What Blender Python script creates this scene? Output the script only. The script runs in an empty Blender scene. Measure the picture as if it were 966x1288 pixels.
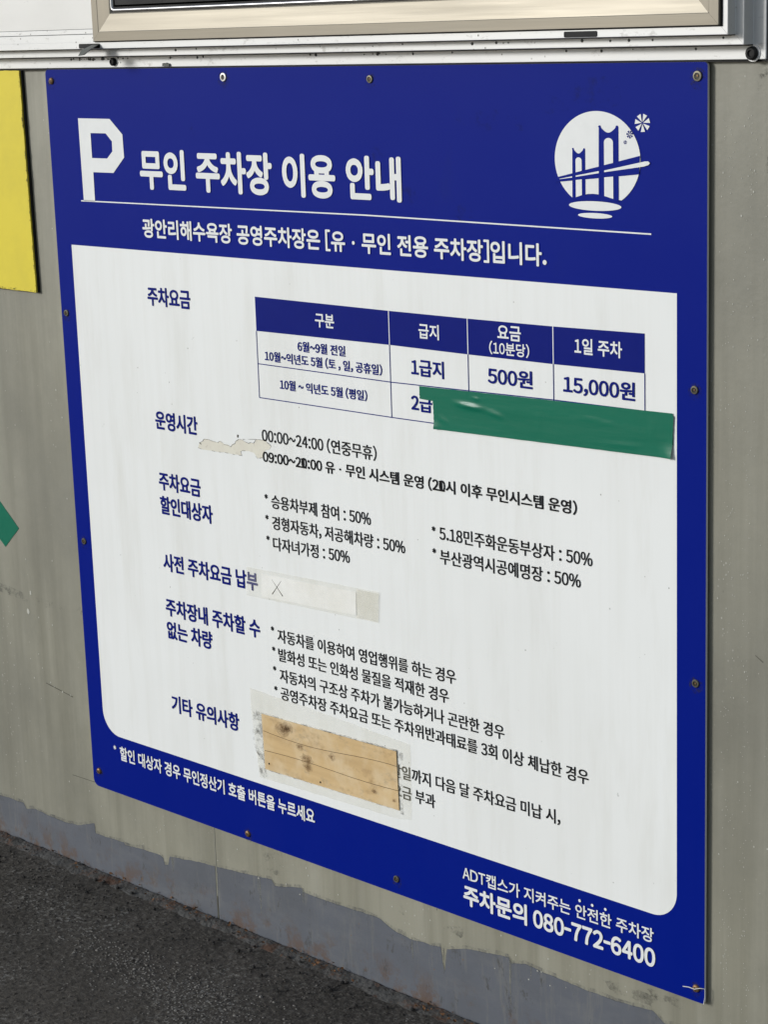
import bpy, bmesh, math, random
from mathutils import Vector, Matrix, noise
from mathutils.geometry import tessellate_polygon
R = math.radians
SC = bpy.context.scene
COL = SC.collection
random.seed(7)

# ------------------------------------------------------------------ camera
# metres; x runs right along the wall, y into the wall, z up; the notice's
# left top corner is at x = 0, z = TOP
TOP = 1.1875
cd = bpy.data.cameras.new("camera")
cam = bpy.data.objects.new("camera", cd)
COL.objects.link(cam)
rm = ((0.722534, 0.032618, 0.690565), (0.137239, 0.972239, -0.189515), (-0.677576, 0.231704, 0.698))
def tow(v): return Vector((v[0], v[2], -v[1]))
ax, ay, az = tow(rm[0]), -tow(rm[1]), -tow(rm[2])
M = Matrix(((ax.x, ay.x, az.x), (ax.y, ay.y, az.y), (ax.z, ay.z, az.z))).to_4x4()
M.translation = Vector((2.3497, -1.7807, TOP + 0.0534))
cam.matrix_world = M
cd.sensor_fit = 'VERTICAL'; cd.sensor_height = 36.0; cd.lens = 72.88
cd.clip_start = 0.05; cd.clip_end = 500
SC.camera = cam

# ------------------------------------------------------------------ light
SUN_EL, SUN_AZ = 17.0, 220.4           # low, from the front left
wd = bpy.data.worlds.new("World"); SC.world = wd; wd.use_nodes = True
nt = wd.node_tree
bg = nt.nodes["Background"]
sky = nt.nodes.new("ShaderNodeTexSky")
sky.sky_type = 'NISHITA'; sky.sun_disc = False
sky.dust_density = 0.3; sky.ozone_density = 2.2; sky.sun_elevation = R(SUN_EL); sky.sun_rotation = R(SUN_AZ)
hs = nt.nodes.new("ShaderNodeHueSaturation"); hs.inputs["Saturation"].default_value = 0.5   # thin high cloud
nt.links.new(sky.outputs[0], hs.inputs["Color"]); nt.links.new(hs.outputs[0], bg.inputs[0]); bg.inputs[1].default_value = 0.11
sd = bpy.data.lights.new("sun", 'SUN'); sun = bpy.data.objects.new("sun", sd); COL.objects.link(sun)
sd.energy = 2.0; sd.angle = R(13); sd.color = (1.0, 0.985, 0.95)
tl = Vector((math.sin(R(SUN_AZ)) * math.cos(R(SUN_EL)), math.cos(R(SUN_AZ)) * math.cos(R(SUN_EL)), math.sin(R(SUN_EL))))
sun.rotation_euler = (-tl).to_track_quat('-Z', 'Y').to_euler()
sun.location = tl * 20
SC.view_settings.view_transform = 'Standard'; SC.view_settings.look = 'None'
SC.view_settings.exposure = 0.40; SC.view_settings.gamma = 1.0

# ------------------------------------------------------------------ node helpers
class Mat:
    def __init__(s, name, base, rough=0.5, metal=0.0, spec=0.5):
        s.m = bpy.data.materials.new(name); s.m.use_nodes = True
        s.nt = s.m.node_tree; s.n = s.nt.nodes; s.b = s.n["Principled BSDF"]
        s.b.inputs["Base Color"].default_value = (*base, 1); s.b.inputs["Roughness"].default_value = rough
        s.b.inputs["Metallic"].default_value = metal; s.b.inputs["Specular IOR Level"].default_value = spec
        s.tc = s.n.new("ShaderNodeTexCoord").outputs["Object"]
        s.base = base; s.col = None; s.hgt = None
    def L(s, a, b): s.nt.links.new(a, b)
    def noise(s, scale, detail=4, rough=0.6, stretch=(1, 1, 1), off=(0, 0, 0)):
        mp = s.n.new("ShaderNodeMapping"); mp.inputs["Scale"].default_value = stretch; mp.inputs["Location"].default_value = off
        s.L(s.tc, mp.inputs[0])
        t = s.n.new("ShaderNodeTexNoise"); t.inputs["Scale"].default_value = scale
        t.inputs["Detail"].default_value = detail; t.inputs["Roughness"].default_value = rough
        s.L(mp.outputs[0], t.inputs["Vector"]); return t.outputs[0]
    def voro(s, scale, feature='F1', stretch=(1, 1, 1), out=0, rnd=1.0):
        mp = s.n.new("ShaderNodeMapping"); mp.inputs["Scale"].default_value = stretch
        s.L(s.tc, mp.inputs[0])
        t = s.n.new("ShaderNodeTexVoronoi"); t.feature = feature; t.inputs["Scale"].default_value = scale
        t.inputs["Randomness"].default_value = rnd
        s.L(mp.outputs[0], t.inputs["Vector"]); return t.outputs[out]
    def ramp(s, v, a, b, va=0.0, vb=1.0):
        r = s.n.new("ShaderNodeMapRange"); r.clamp = True
        for i, x in enumerate((a, b, va, vb)): r.inputs[i + 1].default_value = x
        s.L(v, r.inputs[0]); return r.outputs[0]
    def math(s, op, a, b):
        r = s.n.new("ShaderNodeMath"); r.operation = op
        for i, x in enumerate((a, b)):
            if isinstance(x, (int, float)): r.inputs[i].default_value = x
            else: s.L(x, r.inputs[i])
        return r.outputs[0]
    def mix(s, fac, colour):
        r = s.n.new("ShaderNodeMix"); r.data_type = 'RGBA'
        s.L(fac, r.inputs[0])
        if s.col is None: r.inputs[6].default_value = (*s.base, 1)
        else: s.L(s.col, r.inputs[6])
        r.inputs[7].default_value = (*colour, 1)
        s.col = r.outputs[2]; s.L(s.col, s.b.inputs["Base Color"]); return s
    def bump(s, h, strength=0.2, dist=0.001):
        b = s.n.new("ShaderNodeBump"); b.inputs["Strength"].default_value = strength; b.inputs["Distance"].default_value = dist
        s.L(h, b.inputs["Height"])
        if s.hgt is not None: s.L(s.hgt, b.inputs["Normal"])
        s.hgt = b.outputs[0]; s.L(s.hgt, s.b.inputs["Normal"]); return s
    def rough(s, v, a, b, ra, rb): s.L(s.ramp(v, a, b, ra, rb), s.b.inputs["Roughness"]); return s
    def z(s, axis=2):
        x = s.n.new("ShaderNodeSeparateXYZ"); s.L(s.tc, x.inputs[0]); return x.outputs[axis]

# --- printed blue vinyl
BLUE = (0.0006, 0.0092, 0.195)
def blue_mat(name):
    k = Mat(name, BLUE, 0.38, 0, 0.06)
    k.mix(k.ramp(k.noise(2.4, 5, .6), .45, .75, 0, .5), (0.0014, 0.0120, 0.205))
    k.mix(k.ramp(k.noise(7, 6, .75, (1, 1, .5), (3, 0, 1)), .60, .72, 0, .22), (0.009, 0.019, 0.135))
    k.mix(k.ramp(k.voro(95, 'F1'), .0, .035, .8, 0), (0.03, 0.035, 0.09))
    k.rough(k.noise(9, 6, .7, (1, 1, .4)), .3, .75, .36, .48)
    k.bump(k.noise(3.0, 2, .4), .25, .012)
    k.bump(k.noise(260, 2, .5), .05, .0004)
    return k.m
BLUEV = blue_mat("blue_vinyl")
k = Mat("white_vinyl", (0.77, 0.78, 0.765), 0.45, 0, 0.2)
k.mix(k.ramp(k.noise(60, 4, .6, (1, 1, .035)), .46, .76, 0, .30), (0.66, 0.66, 0.62))
k.mix(k.ramp(k.noise(14, 5, .7, (1, 1, .15), (5, 2, 2)), .52, .78, 0, .40), (0.56, 0.55, 0.49))
k.mix(k.ramp(k.noise(3, 4, .6, (1, 1, .8), (1, 2, 7)), .45, .8, 0, .22), (0.55, 0.55, 0.51))
sp = k.math('MULTIPLY', k.ramp(k.voro(52, 'F1'), .03, .065, 1, 0), k.ramp(k.noise(11, 4), .52, .56, 0, .7))
k.mix(sp, (0.16, 0.15, 0.12))
k.bump(k.noise(3.0, 2, .4), .2, .012)
k.bump(k.noise(300, 2, .5), .05, .0003)
WHITEV = k.m
def plain(name, c, r=.5, **kw):
    kw.setdefault('spec', .2)
    k = Mat(name, c, r, **kw)
    k.mix(k.ramp(k.noise(40, 5, .7), .4, .75, 0, .3), tuple(x * .8 for x in c))
    k.rough(k.noise(30, 3), .3, .7, max(.05, r - .06), r + .06)
    return k.m
INKW = plain("white_ink", (0.74, 0.75, 0.74), .45)
INKB = plain("blue_ink", (0.0008, 0.0075, 0.160), .45, spec=.08)
INKK = plain("black_ink", (0.008, 0.008, 0.009), .5, spec=.1)
# --- painted steel of the booth
k = Mat("booth_paint", (0.262, 0.252, 0.197), 0.5, 0, 0.55)
k.mix(k.ramp(k.noise(34, 5, .65, (1, 1, .045)), .42, .72, 0, .8), (0.178, 0.170, 0.126))
k.mix(k.ramp(k.noise(16, 5, .65, (1, 1, .03), (4, 4, 4)), .52, .72, 0, .55), (0.34, 0.33, 0.275))
k.mix(k.ramp(k.noise(5, 6, .7, (1, 1, .7), (2, 1, 9)), .46, .72, 0, .6), (0.15, 0.146, 0.115))
k.mix(k.ramp(k.noise(1.3, 6, .65, (1, 1, .8), (6, 3, 2)), .42, .66, 0, .55), (0.135, 0.132, 0.108))
k.mix(k.math('MULTIPLY', k.ramp(k.voro(150, 'F1', (1, 1, .8)), .10, .17, 1, 0), k.ramp(k.noise(13, 4, .7, (1, 1, .25)), .55, .66, 0, .8)), (0.42, 0.42, 0.37))
k.mix(k.math('MULTIPLY', k.ramp(k.voro(70, 'F1', (1, 1, .6)), .05, .09, 1, 0), k.ramp(k.noise(6, 4, .7), .58, .62, 0, .8)), (0.06, 0.055, 0.045))
k.rough(k.noise(20, 5, .7, (1, 1, .2)), .3, .75, .42, .62)
k.bump(k.noise(70, 4, .6), .25, .0012)
k.bump(k.noise(2.2, 2, .4), .35, .02)
WALLP = k.m
k = Mat("slate_paint", (0.098, 0.106, 0.125), 0.55, 0, 0.4)
k.mix(k.ramp(k.noise(8, 6, .7), .42, .7, 0, .6), (0.078, 0.083, 0.092))
k.mix(k.ramp(k.noise(26, 6, .75, (.35, 1, 1)), .48, .70, 0, .55), (0.135, 0.140, 0.148))
k.mix(k.ramp(k.noise(70, 6, .8, (1, 1, .12)), .54, .72, 0, .6), (0.165, 0.163, 0.148))
k.mix(k.ramp(k.noise(48, 6, .8, (1, 1, .5), (7, 7, 7)), .58, .66, 0, .7), (0.05, 0.048, 0.044))
k.mix(k.math('MULTIPLY', k.ramp(k.z(), 0, .055, 1, 0), k.ramp(k.noise(28, 6, .75), .50, .60, 0, .8)), (0.10, 0.055, 0.03))
k.mix(k.math('MULTIPLY', k.ramp(k.voro(60), .04, .10, 1, 0), k.ramp(k.noise(7, 4, .7, (1, 1, 1), (3, 3, 3)), .55, .60, 0, .9)), (0.16, 0.09, 0.03))
k.bump(k.noise(60, 4, .6), .3, .0012)
SLATE = k.m
# --- aluminium
k = Mat("anodised_aluminium", (0.62, 0.62, 0.61), 0.46, 0.2, 0.4)
k.mix(k.ramp(k.noise(10, 6, .7, (.25, 1, 1)), .45, .75, 0, .5), (0.48, 0.485, 0.48))
k.mix(k.math('MULTIPLY', k.ramp(k.voro(90, 'F1', (1, 1, 1)), .07, .13, 1, 0), k.ramp(k.noise(10, 4, .7), .52, .58, 0, .9)), (0.10, 0.095, 0.08))
k.mix(k.ramp(k.noise(80, 5, .8, (.5, 1, 1), (1, 1, 1)), .58, .68, 0, .5), (0.25, 0.24, 0.22))
k.bump(k.noise(200, 3, .6, (.1, 1, 1)), .08, .0004)
ALU = k.m
k = Mat("dark_groove_and_dust", (0.07, 0.07, 0.066), 0.8)
k.mix(k.ramp(k.noise(90, 5, .7), .4, .7, 0, .8), (0.13, 0.125, 0.115)); k.bump(k.noise(300, 3), .4, .001)
GROOVE = k.m
def sash_mat(name, st):
    k = Mat(name, (0.180, 0.165, 0.136), 0.42, 0.72, 0.3)
    k.mix(k.ramp(k.noise(90, 4, .6, st), .42, .74, 0, .55), (0.150, 0.136, 0.108))
    k.mix(k.ramp(k.noise(6, 5, .7), .5, .8, 0, .35), (0.15, 0.137, 0.113))
    k.mix(k.math('MULTIPLY', k.ramp(k.voro(45), .04, .07, 1, 0), k.ramp(k.noise(9, 3), .52, .58, 0, .8)), (0.09, 0.08, 0.06))
    k.rough(k.noise(60, 4, .6, st), .3, .7, .36, .50)
    k.bump(k.noise(120, 4, .6, st), .12, .0006)
    return k.m
SASHH = sash_mat("champagne_aluminium_rail", (.03, 1, 1)); SASHV = sash_mat("champagne_aluminium_stile", (1, 1, .03))
k = Mat("chrome_bead", (0.42, 0.42, 0.43), 0.3, 0.8); k.rough(k.noise(40, 3), .3, .7, .25, .4); BEAD = k.m
k = Mat("window_glass", (0.055, 0.06, 0.065), 0.06, 0.0, 0.9); k.mix(k.ramp(k.noise(5, 4), .4, .7, 0, .6), (0.10, 0.105, 0.11)); GLASS = k.m
BLACK = plain("black_rubber", (0.012, 0.012, 0.012), .6)
RUBG = plain("grey_rubber", (0.10, 0.105, 0.095), .55)
# --- yellow board
k = Mat("yellow_paint", (0.68, 0.56, 0.045), 0.5, 0, .25)
k.mix(k.ramp(k.noise(7, 5, .7), .45, .75, 0, .5), (0.50, 0.41, 0.045))
k.mix(k.math('MULTIPLY', k.ramp(k.voro(60), .03, .06, 1, 0), k.ramp(k.noise(9, 3), .5, .56, 0, .8)), (0.15, 0.12, 0.03))
k.bump(k.noise(3, 2, .4), .3, .01)
YEL = k.m
# --- tapes, paper, wood
k = Mat("green_tape", (0.006, 0.135, 0.080), 0.33, 0, 0.25)
k.mix(k.ramp(k.noise(40, 4, .6, (.06, 1, 1)), .42, .75, 0, .5), (0.009, 0.158, 0.096))
k.bump(k.noise(26, 4, .6, (.12, 1, 1)), .4, .002); k.bump(k.noise(9, 4, .6), .3, .004); GREEN = k.m
k = Mat("clear_tape", (0.72, 0.68, 0.52), 0.35, 0, 0.3)
k.L(k.ramp(k.noise(14, 5, .65), .35, .7, .09, .22), k.b.inputs["Alpha"])
k.mix(k.ramp(k.noise(22, 6, .8, (1, 1, 1), (2, 0, 0)), .60, .74, 0, .45), (0.36, 0.34, 0.27)); k.bump(k.noise(40, 4), .2, .001); FILM = k.m
k = Mat("old_tape_residue", (0.72, 0.68, 0.55), 0.4, 0, .2)
k.L(k.ramp(k.noise(40, 5, .75), .3, .7, .14, .30), k.b.inputs["Alpha"]); FILM2 = k.m
k = Mat("note_paper", (0.84, 0.84, 0.825), 0.7, 0, .2)
k.mix(k.ramp(k.noise(22, 4), .45, .7, 0, .3), (0.60, 0.59, 0.55)); k.bump(k.noise(18, 3), .2, .002); PAPER = k.m
k = Mat("knotty_wood", (0.60, 0.425, 0.215), 0.5, 0, 0.3)
k.mix(k.ramp(k.noise(60, 4, .6, (.07, 1, 1)), .42, .72, 0, .6), (0.43, 0.285, 0.135))
k.mix(k.ramp(k.noise(13, 5, .65, (1, 1, 1), (4, 0, 3)), .44, .64, 0, .8), (0.68, 0.55, 0.36))
k.mix(k.ramp(k.noise(22, 5, .7, (.8, 1, 1), (8, 0, 1)), .57, .74, 0, .7), (0.24, 0.14, 0.06))
k.mix(k.ramp(k.noise(34, 6, .8, (.5, 1, 1), (1, 0, 6)), .56, .70, 0, .7), (0.20, 0.175, 0.14))
k.bump(k.noise(80, 4, .6, (.07, 1, 1)), .25, .0006); WOOD = k.m
KNOT = plain("wood_knot", (0.16, 0.085, 0.03), .6)
k = Mat("grime", (0.035, 0.032, 0.026), 0.8)
k.L(k.ramp(k.noise(60, 6, .8), .46, .68, .0, .75), k.b.inputs["Alpha"]); GRIME = k.m
k = Mat("faint_smudge", (0.10, 0.10, 0.085), 0.7)
k.L(k.ramp(k.noise(38, 6, .8), .50, .72, .0, .65), k.b.inputs["Alpha"]); SMUDGE = k.m
k = Mat("screw_grime", (0.03, 0.028, 0.03), 0.7, 0, .2)
k.L(k.ramp(k.noise(110, 6, .8), .48, .66, .0, .7), k.b.inputs["Alpha"]); GRIMER = k.m
k = Mat("dark_smudge", (0.006, 0.009, 0.05), 0.6, 0, .2)
k.L(k.ramp(k.noise(55, 6, .8), .52, .72, .0, .4), k.b.inputs["Alpha"]); BSMUDGE = k.m
k = Mat("bare_backing", (0.68, 0.655, 0.56), 0.7, 0, .2)
k.mix(k.ramp(k.noise(45, 5, .7), .4, .7, 0, .7), (0.62, 0.58, 0.50)); k.mix(k.ramp(k.noise(90, 5, .8), .6, .7, 0, .7), (0.28, 0.26, 0.21)); TORN = k.m
k = Mat("knot_stain", (0.17, 0.09, 0.035), 0.6, 0, .2)
k.L(k.ramp(k.noise(90, 6, .8), .34, .74, .02, .42), k.b.inputs["Alpha"]); KSM = k.m
CRACK = plain("torn_edge_and_shadow", (0.10, 0.095, 0.075), .8)  # dark tone of scratches, and of the torn lip with its shadow
CORE = plain("panel_core", (0.72, 0.72, 0.70), .6)
PENB = plain("pen_ink", (0.02, 0.02, 0.02), .5)
RUSTS = plain("rusty_screw", (0.20, 0.12, 0.06), .5, metal=.4)
BRIGHTS = plain("bright_screw", (0.66, 0.65, 0.62), .35, metal=.6)
DULLS = plain("tarnished_screw", (0.15, 0.14, 0.105), .4, metal=.6)
DARKS = plain("blackened_screw", (0.045, 0.042, 0.036), .45, metal=.4)
# --- ground
k = Mat("asphalt", (0.064, 0.057, 0.049), 0.85, 0, 0.25)
k.mix(k.ramp(k.noise(2.6, 5, .6), .42, .64, 0, .7), (0.036, 0.0325, 0.028))
k.mix(k.ramp(k.noise(130, 3, .6), .50, .66, 0, .7), (0.115, 0.107, 0.095))
k.mix(k.ramp(k.noise(110, 3, .6, (1, 1, 1), (5, 5, 5)), .50, .64, 0, .7), (0.024, 0.022, 0.019))
k.mix(k.math('MULTIPLY', k.ramp(k.noise(150, 3, .7, (1, 1, 1), (9, 9, 9)), .54, .60, 0, 1), k.ramp(k.noise(6, 4, .7, (1, 1, 1), (1, 0, 0)), .48, .60, 0, .8)), (0.19, 0.185, 0.172))
k.bump(k.noise(120, 4, .7), .55, .004); k.bump(k.noise(22, 4, .6), .5, .01)
ASPH = k.m
k = Mat("crushed_stone", (0.19, 0.18, 0.165), 0.8, 0, .2); k.mix(k.ramp(k.noise(130, 2), .4, .65, 0, .9), (0.06, 0.057, 0.052)); STONE = k.m
k = Mat("mortar_lip", (0.090, 0.088, 0.084), 0.9, 0, .2)
k.mix(k.ramp(k.noise(45, 6, .8), .45, .62, 0, .8), (0.035, 0.032, 0.028))
k.mix(k.ramp(k.noise(14, 6, .8, (1, 1, 1), (4, 1, 1)), .52, .60, 0, .85), (0.085, 0.045, 0.028))
k.bump(k.noise(160, 5, .8), .6, .002); MORTAR = k.m
RUSTF = plain("rust_flake", (0.13, 0.065, 0.03), .8)

# ------------------------------------------------------------------ mesh helpers
class MB:
    def __init__(s): s.v = []; s.f = []
    def poly(s, pts):
        n = len(s.v); s.v += [tuple(p) for p in pts]; s.f.append(tuple(range(n, n + len(pts))))
    def box(s, a, b):
        x0, y0, z0 = a; x1, y1, z1 = b; n = len(s.v)
        s.v += [(x0,y0,z0),(x1,y0,z0),(x1,y1,z0),(x0,y1,z0),(x0,y0,z1),(x1,y0,z1),(x1,y1,z1),(x0,y1,z1)]
        s.f += [tuple(n + i for i in q) for q in ((0,3,2,1),(4,5,6,7),(0,1,5,4),(1,2,6,5),(2,3,7,6),(3,0,4,7))]
    def plate(s, loops, y0, y1=None):
        """flat plate facing -y from (x, z) loops, the first the outline and the rest holes; y0 front, y1 back"""
        loops = [[Vector((p[0], p[1], 0)) for p in l] for l in loops]
        flat = [p for l in loops for p in l]; n = len(s.v)
        s.v += [(p.x, y0, p.y) for p in flat]
        for t in tessellate_polygon(loops):
            a, b, c = [flat[i] for i in t]
            if (b - a).cross(c - a).z < 0: t = (t[0], t[2], t[1])
            s.f.append(tuple(n + i for i in t))
        if y1 is not None:
            m = len(s.v); s.v += [(p.x, y1, p.y) for p in flat]; o = 0
            for l in loops:
                k = len(l); ccw = sum(l[i].x * l[(i+1) % k].y - l[(i+1) % k].x * l[i].y for i in range(k)) > 0
                if l is not loops[0]: ccw = not ccw
                for i in range(k):
                    a, b = o + i, o + (i + 1) % k
                    q = (n + a, m + a, m + b, n + b)
                    s.f.append(q if ccw else q[::-1])
                o += k
        return s
    def lathe(s, prof, c, n=20, flip=False):
        """prof = [(radius, height towards the viewer)] about an axis along -y through c"""
        base = len(s.v)
        for r, h in prof:
            for i in range(n):
                a = 2 * math.pi * i / n; s.v.append((c[0] + r * math.cos(a), c[1] - h, c[2] + r * math.sin(a)))
        for j in range(len(prof) - 1):
            for i in range(n):
                a, b = base + j*n + i, base + j*n + (i+1) % n
                s.f.append((a, b, b + n, a + n))
        s.f.append(tuple(base + (len(prof)-1)*n + i for i in range(n)))
        return s
    def build(s, name, mat, parent=None, smooth=False, bevel=0):
        me = bpy.data.meshes.new(name); me.from_pydata(s.v, [], s.f); me.update()
        if smooth:
            for p in me.polygons: p.use_smooth = True
        me.materials.append(mat)
        o = bpy.data.objects.new(name, me); COL.objects.link(o)
        if parent: o.parent = parent
        if bevel:
            b = o.modifiers.new("bevel", 'BEVEL'); b.width = bevel; b.segments = 2; b.limit_method = 'ANGLE'
        return o
def tag(o, label, cat=None, group=None):
    o["label"] = label
    if cat: o["category"] = cat
    if group: o["group"] = group
    return o
def empty(name, label, cat, group=None):
    e = bpy.data.objects.new(name, None); COL.objects.link(e); e.empty_display_size = .05
    return tag(e, label, cat, group)
def Z(v): return TOP - v
def XZ(pts): return [(x, Z(v)) for x, v in pts]
def rough_edge(pts, step=.004, amp=.0008, seed=0, closed=True, freq=60):
    """subdivide an outline and shake it a little so that cut and torn edges are uneven"""
    out = []; n = len(pts)
    for i in range(n if closed else n - 1):
        a, b = Vector(pts[i]), Vector(pts[(i+1) % n]); L = (b - a).length; m = max(1, int(L / step))
        nr = Vector((-(b-a).y, (b-a).x)) / max(L, 1e-9)
        for j in range(m):
            p = a + (b - a) * j / m
            w = noise.noise(Vector((p.x * freq + seed, p.y * freq, seed * 1.7))) + .5 * noise.noise(Vector((p.x * freq * 3, p.y * freq * 3 + seed, seed)))
            out.append(tuple(p + nr * w * amp))
    if not closed: out.append(tuple(pts[-1]))
    return out
def round_rect(x0, v0, x1, v1, rs, n=8):
    """corner radii rs = top left, top right, bottom right, bottom left; returns (x, z) loop"""
    out = []
    for (cx, cv, r, a0, sx, sv) in ((x0, v0, rs[0], 180, 1, 1), (x1, v0, rs[1], 270, -1, 1), (x1, v1, rs[2], 0, -1, -1), (x0, v1, rs[3], 90, 1, -1)):
        if r <= 0: out.append((cx, Z(cv))); continue
        for i in range(n + 1):
            a = R(a0 + 90 * i / n)
            out.append((cx + sx * r + r * math.cos(a), Z(cv + sv * r + r * math.sin(a))))
    return out

# ------------------------------------------------------------------ ground
m = MB(); g = 60
m.poly([(-g, -g, 0), (g, -g, 0), (g, g, 0), (-g, g, 0)])
o = m.build("asphalt_ground", ASPH); o["kind"] = "structure"
WY = 0.0062                                  # face of the booth's steel sheet; the notice's face is y = 0

def stone(m, x, y, z, s):
    n = len(m.v); k = 6; a0 = random.random() * 6.28; e = random.uniform(.6, 1)
    for j, (rr, h) in enumerate(((1, -.3), (.92, .35), (.45, .72))):
        for i in range(k):
            a = a0 + 6.283 * i / k; q = s * rr * random.uniform(.75, 1.1)
            m.v.append((x + q * math.cos(a), y + q * math.sin(a) * e, z + s * h * random.uniform(.7, 1)))
    for j in range(2):
        for i in range(k):
            a, b = n + j*k + i, n + j*k + (i+1) % k; m.f.append((a, b, b + k, a + k))
    m.f.append(tuple(n + 2*k + i for i in range(k)))
m = MB()
for i in range(9000):
    x, y = random.uniform(-.5, 1.0), random.uniform(-.55, -.03)
    w = noise.noise(Vector((x * 3.2, y * 3.2, 2)))
    if random.random() > .62 + w * .7: continue
    stone(m, x, y, -.0006, random.uniform(.0012, .0034))
o = m.build("aggregate", ASPH); o["kind"] = "stuff"; tag(o, "coarse dark aggregate standing out of the worn asphalt", "asphalt")
m = MB()
for i in range(950):
    t = random.random() ** .7; cx, cy = .14 + .36 * t, -.155 - .03 * t
    x, y = random.gauss(cx, .05 + .03 * t), random.gauss(cy, .016 + .028 * t)
    if y > -.06: continue
    stone(m, x, y, -.0004, random.uniform(.0008, .0024) * (1.5 if random.random() < .05 else 1))
o = m.build("gravel", STONE); o["kind"] = "stuff"; tag(o, "pale crushed stones loose on the worn asphalt before the wall", "gravel")

# ------------------------------------------------------------------ booth wall
wall = empty("booth_wall", "grey beige painted steel parking booth wall with slate blue foot and aluminium window", "wall")
def sheet(x0, x1, name="steel_panel"):
    m = MB(); n = 2
    m.box((x0, WY, -.02), (x1, WY + .004, Z(-.006)))
    return m.build(name, WALLP, wall)
SEAM = .2605
sheet(-1.9, SEAM - .0009); sheet(SEAM + .0009, 2.3)
m = MB(); m.box((-1.9, WY + .006, 0), (2.3, 1.2, 2.4)); m.build("booth_body", plain("booth_inside", (0.03, 0.03, 0.028), .8), wall)
m = MB(); m.box((1.2, WY, Z(-.005)), (2.3, WY + .004, 2.4)); m.build("upper_panel", WALLP, wall)
m = MB(); m.box((SEAM - .0008, WY - .0004, Z(1.150)), (SEAM + .0011, WY + .003, Z(.9)))
m.build("seam_filler", plain("seam_paint", (0.22, 0.216, 0.18), .55), wall)
# slate paint at the foot, with its uneven brushed edge and pale drips left through it
band = [(-1.9, 1.118), (-1.2, 1.124), (-.7, 1.116), (-.4, 1.125),
(-0.257, 1.1237), (-0.222, 1.1218), (-0.1919, 1.121), (-0.1844, 1.129), (-0.1626, 1.1235), (-0.1295, 1.1261), (-0.0884, 1.1265), (-0.0557, 1.1236), (-0.0145, 1.1104), (-0.0122, 1.1257), (0.0542, 1.1226), (0.0577, 1.1258), (0.0997, 1.1226), (0.1371, 1.1204), (0.1442, 1.1236), (0.1471, 1.1331), (0.1546, 1.1311), (0.1595, 1.117), (0.2178, 1.1089), (0.2744, 1.1036), (0.3295, 1.0985), (0.3766, 1.0929), (0.3826, 1.1009), (0.4354, 1.0886), (0.4415, 1.0941), (0.4643, 1.0948), (0.55, 1.0912), (0.5817, 1.0902), (0.6072, 1.1001), (0.6364, 1.103), (0.6725, 1.1008), (0.6903, 1.0982), (0.6931, 1.1201), (0.6963, 1.1305), (0.7009, 1.0979), (0.7361, 1.0872), (0.7704, 1.0824), (0.8041, 1.0776), (0.8072, 1.0849), (0.8305, 1.0777), (0.8564, 1.0806), (0.8885, 1.0814), (0.9262, 1.0828), (0.9693, 1.0823), (1.0233, 1.0779), (1.0409, 1.0878), (1.0525, 1.0865), (1.3, 1.092), (1.8, 1.086), (2.3, 1.09)]
top = rough_edge(band, .003, .0011, 3, closed=False)
m = MB()
for (xa, xb) in ((-1.9, SEAM - .0012), (SEAM + .0012, 2.3)):
    seg = [p for p in top if xa < p[0] < xb]
    for a, b in zip(seg[:-1], seg[1:]):
        if b[0] <= a[0] + 1e-6: b = (a[0] + 1e-4, b[1])
        m.poly([(a[0], WY - .0004, -.01), (b[0], WY - .0004, -.01), (b[0], WY - .0004, Z(b[1])), (a[0], WY - .0004, Z(a[1]))])
m.build("slate_paint_band", SLATE, wall)
fr = Mat("thin_slate_paint", (0.140, 0.143, 0.142), 0.55, 0, .2)
fr.L(fr.ramp(fr.noise(75, 6, .8, (1, 1, .45)), .46, .70, 0, .7), fr.b.inputs["Alpha"])
m = MB(); seg = top
for a, b in zip(seg[:-1], seg[1:]):
    if b[0] <= a[0] + 1e-5: continue
    h = .0045 + .004 * noise.noise(Vector((a[0] * 25, 1, 8)))
    m.poly([(a[0], WY - .0008, Z(a[1]) - .001), (b[0], WY - .0008, Z(b[1]) - .001), (b[0], WY - .0008, Z(b[1]) + h), (a[0], WY - .0008, Z(a[1]) + h)])
o = m.build("thin_paint_fringe", fr.m, wall); o["kind"] = "stuff"
# pale drips over the slate paint
m = MB()
for x, v0, v1, w in ((.165, 1.118, 1.139, .0022), (.262, 1.10, 1.148, .0016), (.352, 1.094, 1.150, .0013), (.348, 1.094, 1.128, .0011), (.4385, 1.088, 1.110, .0014), (.6405, 1.10, 1.13, .0012), (.6945, 1.098, 1.135, .0017), (.8062, 1.076, 1.140, .0014), (.84, 1.078, 1.097, .001), (.8085, 1.078, 1.104, .001)):
    l = [(x - w, v0), (x + w, v0), (x + w * .6, (v0 + v1) / 2), (x + w * .25, v1), (x - w * .25, v1), (x - w * .7, (v0 + v1) / 2)]
    m.plate([rough_edge(XZ(l), .002, .0005, x * 50)], WY - .0006)
k = Mat("drip_paint", (0.22, 0.217, 0.18), .5, 0, .2)
k.L(k.ramp(k.noise(60, 5, .75, (1, 1, .3)), .38, .60, .1, .85), k.b.inputs["Alpha"])
o = m.build("paint_drip", k.m, wall); o["kind"] = "stuff"
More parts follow.
